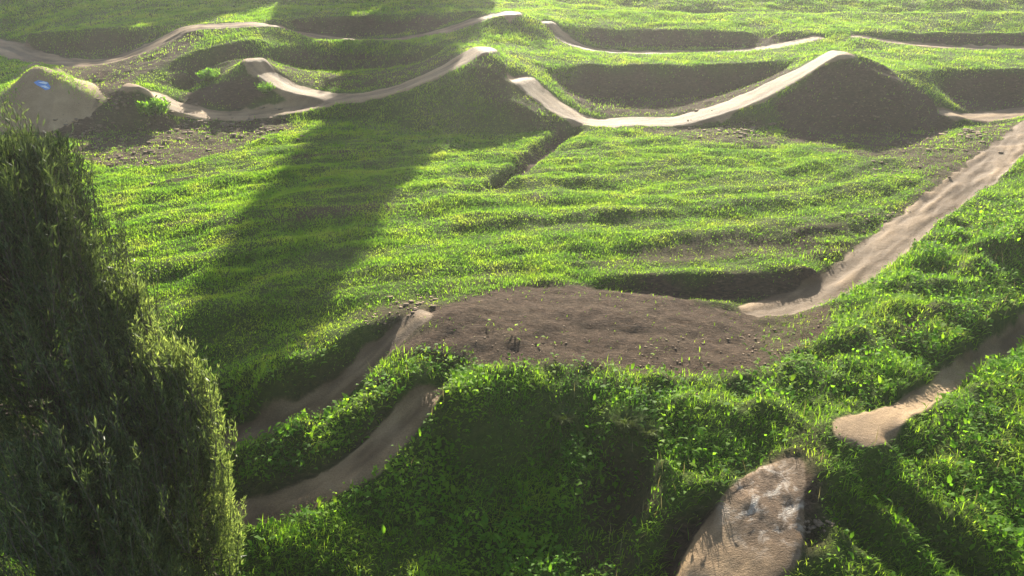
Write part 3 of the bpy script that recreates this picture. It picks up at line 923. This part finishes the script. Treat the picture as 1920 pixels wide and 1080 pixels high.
# ------------------------------------------------------------------ separate plants
def bush(name, px, py, rad, h, nst, nl, leafsize, material, label, cat):
    p = hit(px, py)
    root = link(name, None)
    root.location = (p[0], p[1], float(sample(Z, p[0], p[1])) - .02)
    tag(root, label, cat)
    LP, LA, Vs, Qs, off = [], [], [], [], 0
    for k in range(nst):
        a, q_ = rng.random() * 6.28, rng.random() ** .5
        b0 = np.array([math.cos(a), math.sin(a), 0]) * rad * q_ * .6
        tp = np.array([math.cos(a) * rad * q_, math.sin(a) * rad * q_, h * (.55 + .5 * rng.random()) * (1 - .35 * q_)])
        v, q = tube([b0, .5 * (b0 + tp) + [0, 0, .06 * h], tp], .008, .003, 4)
        Vs.append(v); Qs.append(q + off); off += len(v)
        t = .25 + .75 * rng.random(nl)
        LP.append(b0 + (tp - b0) * t[:, None] + .05 * rng.standard_normal((nl, 3)))
    link('stems', mesh_np('stems', np.vstack(Vs), quads=np.vstack(Qs), material=M_BARK), root)
    c = np.vstack(LP); m = len(c)
    L = leafsize * (.6 + .8 * rng.random(m))
    co, q, t = blades(c, L, L * .45, rng.random(m) * 6.28, .4 + .9 * rng.random(m), .5 * rng.random(m))
    link('leaves', mesh_np('leaves', co, q, t, material), root)


bush('leafy_shrub', 288, 218, .62, .75, 60, 34, .13, M_LUSH, 'bushy green plant on the slope under the small landing mound', 'shrub')
bush('leafy_shrub', 500, 172, .35, .35, 30, 26, .11, M_LUSH, 'small green plant at the foot of the branch track, right of the dark pit', 'shrub')
bush('leafy_shrub', 395, 148, .45, .4, 40, 26, .12, M_LUSH, 'green plant on the knoll rim above the dark pit', 'shrub')


def tussock(px, py, rad, h, nb, label):
    p = hit(px, py)
    a = rng.random(nb) * 6.28; q_ = rng.random(nb) ** .5 * rad * .45
    P_ = np.stack([p[0] + np.cos(a) * q_, p[1] + np.sin(a) * q_, np.full(nb, float(sample(Z, p[0], p[1])) - .03)], 1)
    co, q, t = blades(P_, h * (.6 + .6 * rng.random(nb)), np.full(nb, .009), a + .4 * rng.standard_normal(nb), .1 + .35 * rng.random(nb), .3 + .7 * rng.random(nb))
    tag(link('grass_tussock', mesh_np('grass_tussock', co, q, t, M_TUFT)), label, 'tussock', 'tall tussocks above the shaded face')


tussock(1172, 800, .38, .42, 420, 'tall pale grass tussock on the brink above the dark hollow')
tussock(1215, 815, .3, .32, 300, 'shorter grass tussock just right of the tall pale one on the brink')
tussock(1058, 795, .22, .3, 260, 'small yellowish tussock on the shaded face, left of the dark hollow')

# ------------------------------------------------------------------ loose clods and stones along the worked ground
def clods(spots):
    V, Q = [], []
    off = 0
    for (px, py, nn, sp, sz) in spots:
        for k in range(nn):
            p = hit(px + sp * rng.standard_normal(), py + sp * .35 * rng.standard_normal())
            r_ = sz * (.35 + rng.random() ** 2)
            sc_ = np.array([1.2, .8, .4]) * r_ * .75
            pts = np.array([(sx, sy, sz_) for sz_ in (-1, 1) for sx, sy in ((-1, -1), (1, -1), (1, 1), (-1, 1))], float)
            pts *= .7 + .5 * rng.random(pts.shape)
            an = rng.random() * 6.28
            R_ = np.array([[math.cos(an), -math.sin(an), 0], [math.sin(an), math.cos(an), 0], [0, 0, 1]])
            pts = (pts * sc_) @ R_.T + [p[0], p[1], float(sample(Z, p[0], p[1])) + .2 * r_]
            V.append(pts); Q.append(np.array([(0, 3, 2, 1), (4, 5, 6, 7), (0, 1, 5, 4), (1, 2, 6, 5), (2, 3, 7, 6), (3, 0, 4, 7)]) + off); off += 8
    me = mesh_np('rubble', np.vstack(V), quads=np.vstack(Q), material=plain('dry_clods', (.22, .15, .09), .95))
    tag(link('rubble', me), kind='stuff')


clods([(1400, 244, 60, 22, .09), (1320, 254, 50, 50, .07), (1825, 248, 30, 22, .11), (1760, 270, 50, 40, .07), (1690, 320, 50, 35, .05), (1640, 410, 30, 25, .05),
       (340, 245, 90, 55, .09), (450, 238, 80, 60, .08), (250, 290, 60, 50, .07), (160, 240, 40, 35, .08), (775, 570, 40, 25, .05), (700, 590, 30, 35, .04),
       (1250, 682, 110, 80, .024), (1420, 650, 70, 45, .026), (1000, 655, 50, 50, .02), (1200, 630, 60, 160, .014), (1530, 985, 30, 15, .04), (1640, 210, 60, 60, .06), (220, 190, 40, 25, .07)])

# ------------------------------------------------------------------ thin evening haze in front of the low sun
hz = bpy.data.meshes.new('haze')
hx, hy0, hy1, hb, ht = 780, -790, 860, -5, 30
hz.from_pydata([(-hx, hy0, hb), (hx, hy0, hb), (hx, hy1, hb), (-hx, hy1, hb), (-hx, hy0, ht), (hx, hy0, ht), (hx, hy1, ht), (-hx, hy1, ht)], [],
               [(0, 3, 2, 1), (4, 5, 6, 7), (0, 1, 5, 4), (1, 2, 6, 5), (2, 3, 7, 6), (3, 0, 4, 7)])
mh = bpy.data.materials.new('haze')
mh.use_nodes = True
mh.node_tree.nodes.remove(mh.node_tree.nodes['Principled BSDF'])
pv = mh.node_tree.nodes.new('ShaderNodeVolumePrincipled')
pv.inputs['Color'].default_value = (.95, .93, .88, 1)
pv.inputs['Density'].default_value = .0011
pv.inputs['Anisotropy'].default_value = .55
mh.node_tree.links.new(pv.outputs[0], mh.node_tree.nodes['Material Output'].inputs['Volume'])
hz.materials.append(mh)
tag(link('haze', hz), kind='stuff')
